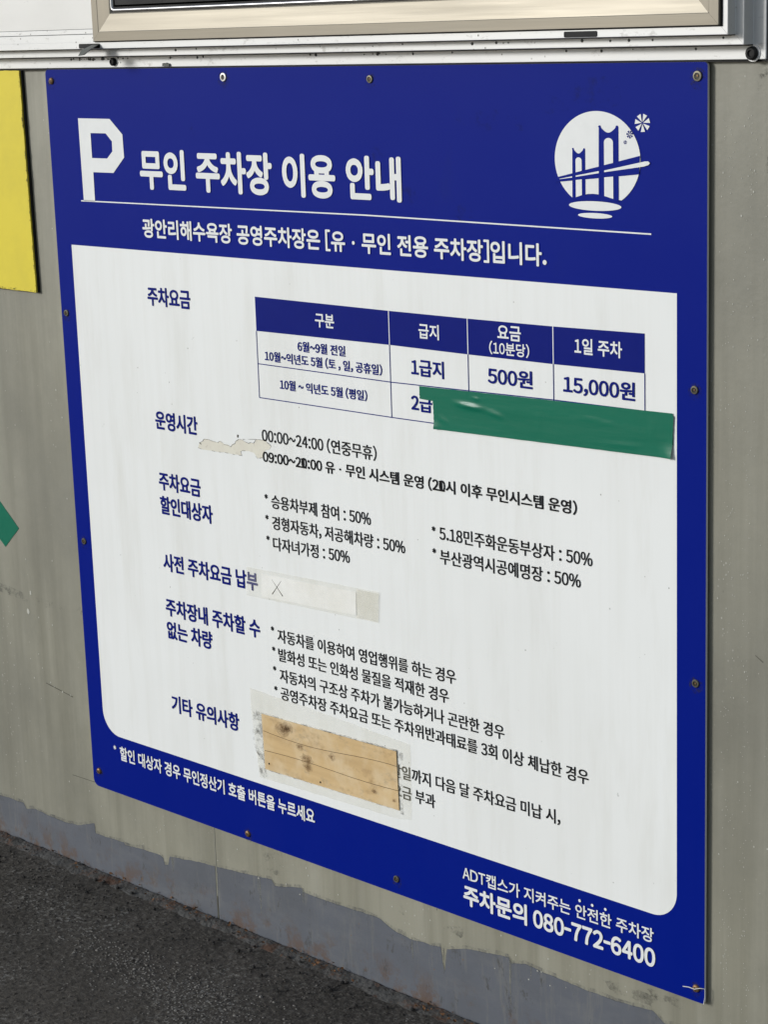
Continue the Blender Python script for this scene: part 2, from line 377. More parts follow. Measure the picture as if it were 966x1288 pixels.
# droplets of pale paint
m = MB()
for x, v, r in [(-.1415, .8005, .0042), (-.132, .7701, .0025), (-.116, .806, .0013), (-.098, .905, .0013), (-.07, .914, .0016), (-.09, .91, .0009), (-.05, .915, .0011)] + [(random.uniform(-.3, 0), random.uniform(.2, 1.1), random.uniform(.0005, .0013)) for i in range(70)] + [(random.gauss(random.choice((1.122, 1.128, 1.146, 1.150)), .0035), random.uniform(.05, 1.1) , random.uniform(.0003, .0007)) for i in range(330)] + [(random.uniform(1.11, 1.25), random.uniform(.02, 1.1), random.uniform(.0004, .0011)) for i in range(80)] + [(random.uniform(-.1, 1.05), random.uniform(1.05, 1.10), random.uniform(.0004, .0012)) for i in range(40)]:
    n = 8; ph = random.random() * 9
    m.plate([[(x + r * random.uniform(.7, 1.1) * math.cos(6.283*i/n), Z(v) + r * random.uniform(.8, 1.4) * math.sin(6.283*i/n)) for i in range(n)]], WY - .0005)
o = m.build("paint_speck", plain("speck_paint", (0.46, 0.455, 0.40), .6), wall); o["kind"] = "stuff"
# wrinkle in the sheet with its shade painted dark, grime marks and hairline scratches left of the notice
m = MB()
m.plate([rough_edge(XZ([(-.33, .757), (-.21, .768), (-.12, .7745), (-.06, .7765), (-.05, .785), (-.13, .787), (-.22, .781), (-.33, .772)]), .004, .0015, 5)], WY - .0002)
m.plate([rough_edge(XZ([(-.03, .77), (-.006, .772), (-.004, .784), (-.03, .781)]), .004, .0015, 6)], WY - .0002)
for x, v, w, h in ((1.168, .012, .014, .01), (1.176, .05, .006, .03), (1.172, .095, .004, .03), (1.16, .02, .006, .014), (.99, 1.066, .04, .008), (1.045, 1.056, .03, .006), (.62, 1.062, .012, .014), (.71, 1.068, .02, .006), (.38, 1.065, .02, .02)):
    m.plate([rough_edge(XZ([(x - w, v - h * .6), (x + w, v - h), (x + w * .8, v + h), (x - w * .7, v + h * .7)]), .002, .004, x * 9, freq=90)], WY - .0002)
m.build("grime_and_dent_shade", SMUDGE, wall)
m = MB()
for x0, v0, x1, v1, w in ((-.11, .908, -.045, .917, .0007), (-.06, 1.0435, -.006, 1.0425, .0006), (1.16, .62, 1.17, .626, .0005)):
    d = Vector((x1 - x0, v1 - v0)).normalized(); nx, nv = -d.y * w, d.x * w
    m.plate([rough_edge(XZ([(x0 - nx, v0 - nv), (x1 - nx, v1 - nv), (x1 + nx, v1 + nv), (x0 + nx, v0 + nv)]), .004, .0004, x0 * 30)], WY - .0002)
m.build("scratch", CRACK, wall)

# lip of mortar and rust between the wall and the asphalt
m = MB(); nx, ny = 900, 12
for i in range(nx + 1):
    x = -1.2 + 3.2 * i / nx
    wd_ = .030 + .006 * noise.noise(Vector((x * 9, 0, 1))) + .007 * noise.noise(Vector((x * 40, 3, 1)))
    for j in range(ny + 1):
        t = j / ny; y = WY + .002 - wd_ * t
        h = .0050 * (1 - t ** 2.2) + .0014 * noise.noise(Vector((x * 50, y * 60, 5))) + .0010 * noise.noise(Vector((x * 210, y * 210, 5))) - .0012
        if j == 0: h -= .006
        if j == 1: h -= .002
        if j == ny: h = -.004
        m.v.append((x, y, h))
for i in range(nx):
    for j in range(ny):
        a = i * (ny + 1) + j; m.f.append((a, a + 1, a + ny + 2, a + ny + 1))
m.build("mortar_lip", MORTAR, wall)
m = MB()
for i in range(200):
    x = random.uniform(.0, 1.05) if random.random() < .8 else random.uniform(-.5, 0)
    if noise.noise(Vector((x * 9, 7, 0))) < -.12: continue
    y = WY - random.uniform(.001, .022); s = random.uniform(.001, .0038); z = .0048 + random.uniform(0, .003)
    a0 = random.random() * 6
    m.poly([(x + s * math.cos(a0 + k_) * random.uniform(.5, 1.2), y + s * .7 * math.sin(a0 + k_), z + random.uniform(-.0016, .0016)) for k_ in (0, 1.2, 2.6, 3.6, 5)])
o = m.build("rust_flakes", RUSTF); o["kind"] = "stuff"; tag(o, "flakes of rust lying along the foot of the booth wall", "rust")
m = MB()
for i in range(150):
    x = random.uniform(-.6, 1.1); y = -random.uniform(.012, .10)
    stone(m, x, y, .002, random.uniform(.0012, .0036))
o = m.build("grit", plain("dark_grit", (0.02, 0.019, 0.018), .8)); o["kind"] = "stuff"; tag(o, "dark grit gathered where wall and asphalt meet", "grit")

# ------------------------------------------------------------------ window: stepped outer frame, swept round with mitred corners
FX0, FX1, FZ0, FZ1 = -1.45, 1.1717, Z(-.0013), 2.28
win = bpy.data.objects.new("window_frame", None); COL.objects.link(win); win.parent = wall
tag(win, "stepped white aluminium window frame with mitred corner")
PROF = [(0, -.012), (0, .002), (.0006, .0026), (.0142, .0026), (.0148, .0034), (.0148, .0186), (.0154, .0192), (.0244, .0192), (.0250, .020), (.0250, .0312), (.0256, .032), (.0336, .032), (.0342, .031), (.0342, -.01)]
def sweep_side(prof, side, x0, x1, z0, z1, mat, name, parent):
    m = MB()
    for d, p in prof:
        a, b = {'b': ((x0 + d, z0 + d), (x1 - d, z0 + d)), 'r': ((x1 - d, z0 + d), (x1 - d, z1 - d)),
                't': ((x1 - d, z1 - d), (x0 + d, z1 - d)), 'l': ((x0 + d, z1 - d), (x0 + d, z0 + d))}[side]
        m.v += [(a[0], -p, a[1]), (b[0], -p, b[1])]
    for i in range(len(prof) - 1): m.f.append((2*i, 2*i + 1, 2*i + 3, 2*i + 2))
    o = m.build(name, mat, parent)
    return o
G = .00012     # hairline at the mitres
sweep_side(PROF, 'b', FX0 + G, FX1 - G, FZ0, FZ1, ALU, "rail", win)
sweep_side(PROF, 'r', FX0, FX1, FZ0 + G, FZ1 - G, ALU, "stile", win)
sweep_side(PROF, 't', FX0 + G, FX1 - G, FZ0, FZ1, ALU, "rail", win)
sweep_side(PROF, 'l', FX0, FX1, FZ0 + G, FZ1 - G, ALU, "stile", win)
# dark line in the inner corner of each step, and the dark gasket behind the mitre line
for (d, p, w) in ((.0149, .0030, .0016), (.0251, .0196, .0012)):
    m = MB()
    m.box((FX0 + d, -p - .0007, FZ0 + d - w), (FX1 - d, -p + .0004, FZ0 + d + .0001)); m.build("dark_line", GROOVE, win)
m = MB()
m.box((FX1 + .0006, -.001, FZ0 - .002), (FX1 + .012, WY + .001, FZ1)); m.build("side_gasket", BLACK, win)
m = MB(); m.box((FX0, .0005, FZ0 - .0022), (FX1 + .02, WY + .001, FZ0 - .0002)); m.build("bottom_gap_strip", BLACK, win)  # black strip filling the gap between frame and notice
# slots in the innermost rail
for x0, x1 in ((.1196, .1632), (.940, .984)):
    m = MB(); m.plate([round_rect(x0, -.0332, x1, -.0272, (.0015,) * 4, 4)], -.0326, -.0318); m.build("drain_slot", BLACK, win)
# bolts on the outer rail
def bolt(x, v, r, nm, mt, y=-.0026):
    m = MB(); m.lathe([(r, 0), (r * 1.02, .001), (r * .98, .0035), (r * .75, .0048), (r * .5, .0050), (r * .42, .0034)], (x, y, Z(v)), 18)
    return m.build(nm, mt, win, smooth=False)
bolt(.1538, -.0087, .0052, "bolt", BLACK); bolt(1.1562, -.0074, .0068, "bolt", BLACK)
m = MB(); m.lathe([(.0087, 0), (.0087, .0006), (.0085, .0008)], (1.1568, -.0026, Z(-.0076)), 22); m.build("washer", ALU, win)
m = MB()
m.plate([rough_edge(XZ([(.254, -.0022), (.2545, -.0058), (.2575, -.0065), (.26, -.0052), (.2625, -.0066), (.2655, -.0050), (.2675, -.0055), (.268, -.0022)]), .001, .0006, 2)], -.0052, -.0026)
m.build("rubber_crumb", RUBG, win)
# bent rubber flap pushed out of the left slot
m = MB()
pts = [(.1500, -.0318, .034), (.1638, -.0320, .034), (.1632, -.0268, .047), (.1518, -.0188, .052), (.1385, -.0180, .050), (.1392, -.0258, .044)]
m.v = [(x, -y, Z(v)) for x, v, y in pts] + [(x, -y + .003, Z(v) + .0006) for x, v, y in pts]
m.f = [(0, 5, 2, 1), (5, 4, 3, 2), (7, 8, 11, 6), (8, 9, 10, 11)] + [(i, (i+1) % 6, (i+1) % 6 + 6, i + 6) for i in range(6)]
fl = m.build("rubber_flap", RUBG, win, bevel=.0006)
# dirt specks and dust along the track
m = MB()
for i in range(60):
    x = random.gauss(.115, .03) if i < 30 else random.uniform(.2, 1.15); v = (-.0132 if i < 30 else random.choice((-.0132, -.0232)))
    r = random.uniform(.0006, .0022); y = -.0027 if v > -.02 else -.0193
    m.lathe([(r, 0), (r * .6, r * .5)], (x, y, Z(v + random.uniform(-.0006, .0012))), 6)
o = m.build("dust", GROOVE, win); o["kind"] = "stuff"
# fixed leaf at the left: white aluminium in the plane of the inner rail, with two grooves
LX0, LX1 = FX0 + .034, .150
leaf = MB(); leaf.box((LX0, -.0318, Z(-.0352 + .0004)), (LX1, -.020, Z(-.0450))); fx = leaf.build("fixed_leaf", ALU, wall, bevel=.0004)
tag(fx, "fixed white leaf of the window left of the sliding sash")
m = MB(); m.box((LX0, -.0318, Z(-.0456)), (LX1, -.020, Z(-.0516))); m.build("glazing_bead", ALU, fx, bevel=.0004)
m = MB(); m.box((LX0, -.0306, Z(-.0448)), (LX1, -.018, Z(-.0530))); m.build("groove", GROOVE, fx)
k = Mat("white_film", (0.70, 0.69, 0.66), 0.35, 0, 0.5)
k.mix(k.ramp(k.noise(4, 5, .6, (1, 1, 2)), .42, .7, 0, .6), (0.60, 0.59, 0.56)); k.mix(k.ramp(k.noise(12, 6, .8, (.3, 1, 1), (4, 0, 0)), .62, .66, 0, .5), (0.35, 0.34, 0.32))
k.bump(k.noise(5, 3), .4, .006)
m = MB(); m.box((LX0, -.0312, Z(-.0522)), (LX1, -.020, FZ1 - .03)); m.build("white_pane", k.m, fx)
# sliding sash
SX0, SX1, SZ0, SZ1 = .1545, 1.1385, Z(-.0357), 2.24
SP = [(0, .026), (0, .0352), (.0006, .036), (.0118, .0360), (.0124, .0356), (.0342, .0334), (.0362, .0322), (.0366, .026)]
sash = bpy.data.objects.new("sliding_sash", None); COL.objects.link(sash); sash.parent = wall
tag(sash, "sliding sash of champagne coloured brushed metal with dark glass")
sweep_side(SP, 'b', SX0 + G, SX1 - G, SZ0, SZ1, SASHH, "rail", sash)
sweep_side(SP, 'r', SX0, SX1, SZ0 + G, SZ1 - G, SASHV, "stile", sash)
sweep_side(SP, 't', SX0 + G, SX1 - G, SZ0, SZ1, SASHH, "rail", sash)
sweep_side(SP, 'l', SX0, SX1, SZ0 + G, SZ1 - G, SASHV, "stile", sash)
m = MB(); m.box((SX0 - .0006, -.0325, SZ0 - .0012), (SX1 + .002, -.022, SZ1)); m.build("seal", BLACK, sash)
bx0, bx1, bz0 = SX0 + .0366, SX1 - .0366, SZ0 + .0366
prof = [(0, .030), (.0004, .0338), (.0022, .0350), (.0040, .0338), (.0046, .030), (.0052, .030), (.0062, .0325), (.0085, .0325), (.0092, .028)]
m = MB(); loops = []
for d, p in prof:
    r = max(.0075 - d, .0006)
    lp = round_rect(bx0 + d, TOP - (SZ1 - .037 - d), bx1 - d, TOP - (bz0 + d), (r,) * 4, 6)
    loops.append(len(m.v)); m.v += [(x, -p, z_) for x, z_ in lp]; n = len(lp)
for j in range(len(prof) - 1):
    for i in range(n): a = loops[j]; b = loops[j+1]; m.f.append((a + i, b + i, b + (i+1) % n, a + (i+1) % n))
m.build("glass_bead", BEAD, sash, smooth=True)
m = MB(); m.box((bx0 + .002, -.0272, bz0 + .002), (bx1 - .002, -.0235, SZ1 - .04)); m.build("glass", GLASS, sash)

# ------------------------------------------------------------------ the notice
sign = empty("parking_notice_sign", "large blue and white Korean parking notice screwed to the booth wall under its window", "sign")
sign.location = (0, 0, 0)
m = MB(); m.plate([round_rect(0.0, .0006, 1.1003, 1.0428, (.006, .004, .004, .011), 5)], 0, .0032)
pn = m.build("panel", BLUEV, sign)
pn.data.materials.append(CORE)
for p in pn.data.polygons:
    if abs(p.normal.y) < .5: p.material_index = 1
m = MB(); m.plate([round_rect(.0333, .2386, 1.0622, .9530, (0, 0, .034, .036), 14)], -.0003)
wf = m.build("white_field", WHITEV, sign); tag(wf, "white printed field of the notice with rounded lower corners")
LV1, LV2, LV3 = -.0006, -.0009, -.0012
def decal(name, loops, mat, y, parent=sign, label=None):
    m = MB(); m.plate([XZ(l) for l in loops], y); o = m.build(name, mat, parent)
    if label: o["label"] = label
    return o
decal("parking_letter", [[(0.0666, 0.0655), (0.1344, 0.0658), (0.1594, 0.0859), (0.1602, 0.1163), (0.1357, 0.1373), (0.0925, 0.1374), (0.0921, 0.1768), (0.0677, 0.1768)],
      [(0.0918, 0.085), (0.1241, 0.0850), (0.1365, 0.0954), (0.1362, 0.1087), (0.1241, 0.1184), (0.0918, 0.1184)]], INKW, LV1, label="white angular letter P in the blue head of the notice")
decal("header_rule", [[(.0617, .1762), (.6073, .1741), (1.0293, .1772), (1.0293, .1788), (.6073, .1757), (.0617, .1778)]], INKW, LV1)
# emblem: bridge before the moon
emb = bpy.data.objects.new("bridge_emblem", None); COL.objects.link(emb); tag(emb, "white round emblem of a suspension bridge over water"); emb.parent = sign
cx, cv, rx, ry = .9575, .1017, .0580, .0513
moon = []
for i in range(61):
    a = R(-55.5 + (291) * i / 60)
    moon.append((cx + rx * math.cos(a), cv - ry * math.sin(a)))
moon += [(.9310, .1420), (.9388, .1398), (.9450, .1386), (.9514, .1382), (.9570, .1384), (.9621, .1391), (.9685, .1402), (.9746, .1416), (.981, .1432)]
decal("moon", [moon], INKW, LV1, emb)
def arc_tower(l, r, top, neck, w, bottom):
    cxx = (l + r) / 2; out = [(l, bottom), (l + (r - l) * .035, top + w)]
    for a in (180, 135, 90, 45): out.append((l + w * 1.0 + w * math.cos(R(a)), top + w * .9 - w * .9 * math.sin(R(a))))
    n = 8; x0, x1 = l + 2.0 * w, r - 2.0 * w
    for i in range(n + 1):
        t = i / n; out.append((x0 + (x1 - x0) * t, top + w * 1.3 + (neck - top - w * 1.3) * math.sin(math.pi * t)))
    for a in (135, 90, 45, 0): out.append((r - w * 1.0 + w * math.cos(R(a)), top + w * .9 - w * .9 * math.sin(R(a))))
    out += [(r, bottom)]
    return out
decal("tower", [arc_tower(.9596, .9868, .0653, .0730, .0020, .1445)], BLUEV, LV2, emb)
decal("tower", [arc_tower(.9236, .9417, .0898, .0957, .0014, .1445)], BLUEV, LV2, emb)
decal("deck", [[(.8990, .1225), (.9603, .1089), (1.0150, .0964), (1.0140, .1158), (.9602, .1212), (.9000, .1271)]], BLUEV, LV2 - .0001, emb)
def deck_top(x): return .1217 - (x - .9025) * .2225
def deck_bot(x): return .1268 - (x - .9) * .098
def window(x0, x1, arch, bot0, bot1):
    w = x1 - x0; up = [(x0, deck_top(x0)), (x0, arch + w * .38)]
    for i in range(1, 8): a = math.pi * (1 - i / 8); up.append(((x0 + x1)/2 + w/2 * math.cos(a), arch + w * .38 - w * .38 * math.sin(a)))
    up += [(x1, arch + w * .38), (x1, deck_top(x1))]
    decal("tower_opening", [up], INKW, LV3, emb)
    decal("tower_opening", [[(x0, deck_bot(x0)), (x1, deck_bot(x1)), (x1, bot1), (x0, bot0)]], INKW, LV3, emb)
window(.9677, .9797, .0784, .1400, .1426); window(.9288, .9371, .0997, .1425, .1400)
decal("deck_light", [[(.9062, .1234), (.9238, .1202), (.9238, .1216), (.9062, .1238)]], INKW, LV3, emb)
decal("deck_light", [[(.9288, .1193), (.9604, .1137), (.9604, .1159), (.9288, .1207)]], INKW, LV3, emb)
decal("deck_light", [[(.9677, .1129), (1.0218, .1021), (1.0262, .1020), (1.0283, .1038), (1.0262, .1058), (1.0201, .1075), (.9677, .1147)]], INKW, LV3, emb)
decal("moon_foot", [[(.9225, .1455), (.9388, .1404), (.9514, .1386), (.9621, .1395), (.9746, .1420), (.9880, .1455)]], BLUEV, LV2 - .0001, emb)
for ex, ev, ea, eb in ((.9543, .1512, .0358, .0051), (.9543, .1616, .0234, .0029)):
    decal("water_ripple", [[(ex + ea * math.cos(R(t)), ev - eb * math.sin(R(t))) for t in range(0, 360, 12)]], INKW, LV1, emb)
def star(x, v, a, b, n, mat, y, name):
    m = MB()
    for i in range(n):
        t = 2 * math.pi * (i + .1) / n + .2; w = math.pi / n * .62
        m.plate([XZ([(x + a * .10 * math.cos(t), v - b * .10 * math.sin(t)), (x + a * math.cos(t - w), v - b * math.sin(t - w)), (x + a * math.cos(t + w), v - b * math.sin(t + w))])], y)
    m.build(name, mat, emb)
star(1.0182, .0624, .0100, .0096, 7, INKW, LV1, "star"); star(1.0018, .0745, .0044, .0042, 7, INKB, LV2, "star"); star(.9957, .0827, .0023, .0021, 6, INKB, LV2, "star")

# fee table
table = bpy.data.objects.new("fee_table", None); COL.objects.link(table); table.parent = sign; table["label"] = "parking fee table with blue head row and thin blue lines"
TX = [.4050, .6402, .7660, .8934, 1.0202]
T0 = [.2861, .2873, .2873, .2866, .2845]; T1 = [.3300, .3285, .3292, .3291, .3278]
T2 = [.3724, .3738, .3720, .3698, .3691]; T3 = [.4165, .4171, .4165, .416, .415]
for i in range(4):
    decal("head_cell", [[(TX[i] + (.0006 if i else 0), T0[i]), (TX[i+1] - (.0006 if i < 3 else 0), T0[i+1]), (TX[i+1] - (.0006 if i < 3 else 0), T1[i+1]), (TX[i] + (.0006 if i else 0), T1[i])]], INKB, LV1, table)
for i in range(1, 4): decal("grid_line", [[(TX[i] - .0006, T0[i]), (TX[i] + .0006, T0[i]), (TX[i] + .0006, T1[i]), (TX[i] - .0006, T1[i])]], INKW, LV1, table)
for TT in (T2, T3):
    for i in range(4): decal("grid_line", [[(TX[i], TT[i] - .0006), (TX[i+1], TT[i+1] - .0006), (TX[i+1], TT[i+1] + .0006), (TX[i], TT[i] + .0006)]], INKB, LV1, table)
for i in range(5): decal("grid_line", [[(TX[i] - .0005, T1[i]), (TX[i] + .0005, T1[i]), (TX[i] + .0005, T3[i]), (TX[i] - .0005, T3[i])]], INKB, LV2, table)

# ------------------------------------------------------------------ lettering: outlines of Blender's own built-in font, set line by line
FULL = {c: chr(ord(c) + 0xFEE0) for c in "0123456789()%,.:~[]-ADT*"}
ADV = {'(': .36, ')': .36, '%': .90, ',': .29, '.': .29, ':': .29, '~': .64, '[': .35, ']': .35, '-': .36, 'A': .62, 'D': .68, 'T': .60, '*': .5, '·': .40}
GL = {}
def glyph(c, res=4):
    if (c, res) in GL: return GL[(c, res)]
    cu = bpy.data.curves.new("glyph", 'FONT'); cu.body = FULL.get(c, c); cu.size = 1.0; cu.resolution_u = res
    ob = bpy.data.objects.new("glyph", cu); COL.objects.link(ob)
    dg = bpy.context.evaluated_depsgraph_get(); ev = ob.evaluated_get(dg); me = ev.to_mesh()
    v = [(p.co.x, p.co.y) for p in me.vertices]; f = [tuple(p.vertices) for p in me.polygons]
    ev.to_mesh_clear(); bpy.data.objects.remove(ob); bpy.data.curves.remove(cu)
    xs = [p[0] for p in v]; x0, x1 = min(xs), max(xs); ys = [p[1] for p in v]
    if c.isdigit(): adv = .56; v = [(.28 + (p[0] - (x0 + x1) / 2) * min(1, .47 / (x1 - x0 + 1e-6)), p[1]) for p in v]
    elif c in ADV:
        adv = ADV[c]; w = x1 - x0; s = min(1.0, (adv - .06) / w) if c in "%ADT~-" else 1
        v = [(adv / 2 + (p[0] - (x0 + x1) / 2) * s, p[1]) for p in v]
    else: adv = .92
    xs = [p[0] for p in v]
    GL[(c, res)] = (v, f, min(xs), max(xs), min(ys), max(ys), adv)
    return GL[(c, res)]
KIND = {  # stroke growth in em across, outline steps, ink, word space
 'title': (.034, 6, INKW, .30), 'sub': (.026, 4, INKW, .28), 'head': (.028, 4, INKB, .28), 'th': (.022, 4, INKW, .28), 'ths': (.018, 4, INKW, .28),
 'tds': (.022, 3, INKB, .26), 'td': (.026, 4, INKB, .26), 'body': (.014, 4, INKK, .27), 'bodyb': (.025, 4, INKK, .27), 'foot': (.024, 3, INKW, .27),
 'adt': (.016, 4, INKW, .27), 'tel': (.034, 5, INKW, .22)}
LINES = [
 ('무인 주차장 이용 안내', 'title', 0, -1, 0.1927, 0.1066, 0.1908, 0.1574, 0.6687, 0.1049, 0.6677, 0.1576),
 ('광안리해수욕장 공영주차장은 [유 · 무인 전용 주차장]입니다.', 'sub', 0, -2, 0.1901, 0.1956, 0.1902, 0.221, 0.879, 0.1952, 0.8797, 0.221),
 ('주차요금', 'head', 0, -1, 0.192, 0.2869, 0.1917, 0.3125, 0.2804, 0.2872, 0.278, 0.3122),
 ('구분', 'th', 0, -1, 0.5132, 0.2997, 0.5143, 0.3167, 0.5478, 0.2994, 0.547, 0.3156),
 ('6월~9월 전일', 'tds', 0, -1, 0.4799, 0.337, 0.4805, 0.3492, 0.5647, 0.3362, 0.5643, 0.3502),
 ('10월~익년도 5월 (토 , 일, 공휴일)', 'tds', 0, -1, 0.4184, 0.3556, 0.4192, 0.3662, 0.6264, 0.3534, 0.6267, 0.3677),
 ('10월 ~ 익년도 5월 (평일)', 'tds', 0, -1, 0.4441, 0.3899, 0.4448, 0.4008, 0.5997, 0.388, 0.5998, 0.4015),
 ('급지', 'th', 0, -1, 0.689, 0.2994, 0.6887, 0.3171, 0.7216, 0.2976, 0.7212, 0.3161),
 ('요금', 'th', 0, -1, 0.8118, 0.2918, 0.812, 0.307, 0.8471, 0.2903, 0.847, 0.3065),
 ('(10분당)', 'ths', 0, -1, 0.7991, 0.3108, 0.7993, 0.3264, 0.8592, 0.3088, 0.8588, 0.3251),
 ('1일 주차', 'th', 0, -1, 0.924, 0.2991, 0.9243, 0.3127, 0.9902, 0.2959, 0.9901, 0.3142),
 ('1급지', 'td', 0, -1, 0.6748, 0.3438, 0.6751, 0.3602, 0.7279, 0.3401, 0.7274, 0.3631),
 ('500원', 'td', 0, -1, 0.7961, 0.3432, 0.7957, 0.3596, 0.8632, 0.3389, 0.8627, 0.3616),
 ('15,000원', 'td', 0, -1, 0.9071, 0.3423, 0.9074, 0.359, 1.0073, 0.338, 1.0072, 0.3597),
 ('2급', 'td', 0, -1, 0.6737, 0.3862, 0.673, 0.4036, 0.7077, 0.3852, 0.7069, 0.4053),
 ('운영시간', 'head', 0, -1, 0.1932, 0.4563, 0.1927, 0.481, 0.2807, 0.4548, 0.2787, 0.4803),
 ('00:00~24:00 (연중무휴)', 'body', 0, -1, 0.406, 0.4586, 0.4066, 0.4724, 0.6127, 0.4566, 0.6116, 0.474),
 ('09:00~20:00 유 · 무인 시스템 운영 (20시 이후 무인시스템 운영)', 'bodyb', 0, -1, 0.406, 0.4868, 0.4062, 0.5006, 0.925, 0.4816, 0.9248, 0.4988),
 ('주차요금', 'head', 0, -1, 0.1931, 0.5417, 0.1929, 0.567, 0.2806, 0.5403, 0.2777, 0.5663),
 ('할인대상자', 'head', 0, -1, 0.1923, 0.5738, 0.1933, 0.6004, 0.3023, 0.5741, 0.2999, 0.5998),
 ('승용차부제 참여 : 50%', 'body', 0, -1, 0.4179, 0.543, 0.4186, 0.5613, 0.5985, 0.5424, 0.5981, 0.5576),
 ('경형자동차, 저공해차량 : 50%', 'body', 0, -1, 0.4176, 0.5707, 0.4182, 0.5897, 0.6557, 0.5699, 0.6555, 0.5849),
 ('다자녀가정 : 50%', 'body', 0, -1, 0.4176, 0.599, 0.4183, 0.6178, 0.5589, 0.5974, 0.5585, 0.6126),
 ('5.18민주화운동부상자 : 50%', 'body', 0, -1, 0.7134, 0.5442, 0.7136, 0.5574, 0.9463, 0.5398, 0.9461, 0.5546),
 ('부산광역시공예명장 : 50%', 'body', 0, -1, 0.7131, 0.571, 0.7134, 0.5889, 0.9292, 0.5677, 0.929, 0.5823),
 ('사전 주차요금 납부', 'head', 0, -1, 0.1923, 0.6558, 0.1917, 0.6814, 0.3853, 0.6549, 0.3833, 0.6794),
 ('주차장내 주차할 수', 'head', 0, -1, 0.1916, 0.7207, 0.1918, 0.7476, 0.3855, 0.7193, 0.3838, 0.7448),
 ('없는 차량', 'head', 0, -1, 0.1911, 0.7551, 0.1919, 0.7806, 0.2878, 0.7518, 0.2854, 0.7776),
 ('자동차를 이용하여 영업행위를 하는 경우', 'body', 0, -1, 0.4178, 0.7231, 0.4187, 0.7439, 0.734, 0.7204, 0.7338, 0.7376),
 ('발화성 또는 인화성 물질을 적재한 경우', 'body', 0, -1, 0.4179, 0.7503, 0.4186, 0.769, 0.7215, 0.7472, 0.7212, 0.7647),
 ('자동차의 구조상 주차가 불가능하거나 곤란한 경우', 'body', 0, -1, 0.4188, 0.778, 0.4194, 0.7984, 0.8101, 0.7741, 0.8099, 0.7919),
 ('공영주차장 주차요금 또는 주차위반과태료를 3회 이상 체납한 경우', 'body', 0, -1, 0.419, 0.8046, 0.4198, 0.8226, 0.9374, 0.801, 0.9375, 0.8187),
 ('기타 유의사항', 'head', 0, -1, 0.1921, 0.8631, 0.192, 0.8889, 0.3343, 0.8599, 0.3321, 0.8851),
 ('할인 대상자 경우 무인정산기 호출 버튼을 누르세요', 'foot', 0, -1, 0.0676, 0.9672, 0.0678, 0.9881, 0.4746, 0.9646, 0.4749, 0.983),
 ('ADT캡스가 지켜주는 안전한 주차장', 'adt', 0, -1, 0.7375, 0.9743, 0.737, 0.9892, 1.0303, 0.9707, 1.0302, 0.989),
 ('주차문의 080-772-6400', 'tel', 0, -1, 0.7375, 0.9968, 0.7378, 1.0257, 1.0325, 0.9969, 1.0324, 1.0178),
 ('말일까지 다음 달 주차요금 미납 시,', 'body', 1, -2, 0.6379, 0.8632, 0.6378, 0.8823, 0.8874, 0.8604, 0.8871, 0.8792),
 ('요금 부과', 'body', 1, -1, 0.6373, 0.8946, 0.6374, 0.909, 0.6942, 0.8874, 0.6935, 0.907),
]
def layout(text, kind):
    g, res, ink, sp = KIND[kind]; x = 0; out = []
    for c in text:
        if c == ' ': x += sp; continue
        gl = glyph(c, res); out.append((gl, x, c)); x += gl[6]
    return out
def fit(row):
    t, kind, i0, i1, xa, va, xb, vb, xc, vc, xd, vd = row
    gs = layout(t, kind); g = KIND[kind][0]
    k0, k1 = (i0 if i0 >= 0 else len(gs) + i0), (i1 if i1 >= 0 else len(gs) + i1)
    A, B = gs[k0], gs[k1]
    fx0 = A[1] + A[0][2] - g; fx1 = B[1] + B[0][3] + g
    X0 = (xa + xb) / 2; X1 = (xc + xd) / 2
    b = (X1 - X0) / (fx1 - fx0); a = X0 - b * fx0
    h0 = (vb - va) / (A[0][5] - A[0][4] + 2 * g); h1 = (vd - vc) / (B[0][5] - B[0][4] + 2 * g)
    return gs, a, b, fx0, fx1, (h0, h1), A, B, g
byk = {}
for row in LINES:
    r = fit(row); byk.setdefault(row[1], []).extend(r[5])
HEIGHT = {k_: sorted(v)[len(v) // 2] if len(v) % 2 else sum(sorted(v)[len(v)//2 - 1:len(v)//2 + 1]) / 2 for k_, v in byk.items()}
def emit(m, gs, a, b, d, c0, e, g, y, ink, dirs=8):
    offs = [(0, 0)] + [(g * math.cos(2*math.pi*i/dirs), g * math.sin(2*math.pi*i/dirs)) for i in range(dirs)]
    for q, (ox, oy) in enumerate(offs):
        for (v, f, _, _, _, _, _), x, _c in gs:
            n = len(m.v)
            for px, py in v:
                fx, fy = px + x + ox, py + oy
                X = a + b * fx
                m.v.append((X, y - q * .000012, Z(c0 - d * fy + e * (fx))))
            m.f += [tuple(n + i for i in t) for t in f]
INTABLE = {'th', 'ths', 'tds', 'td'}
FITTED = []
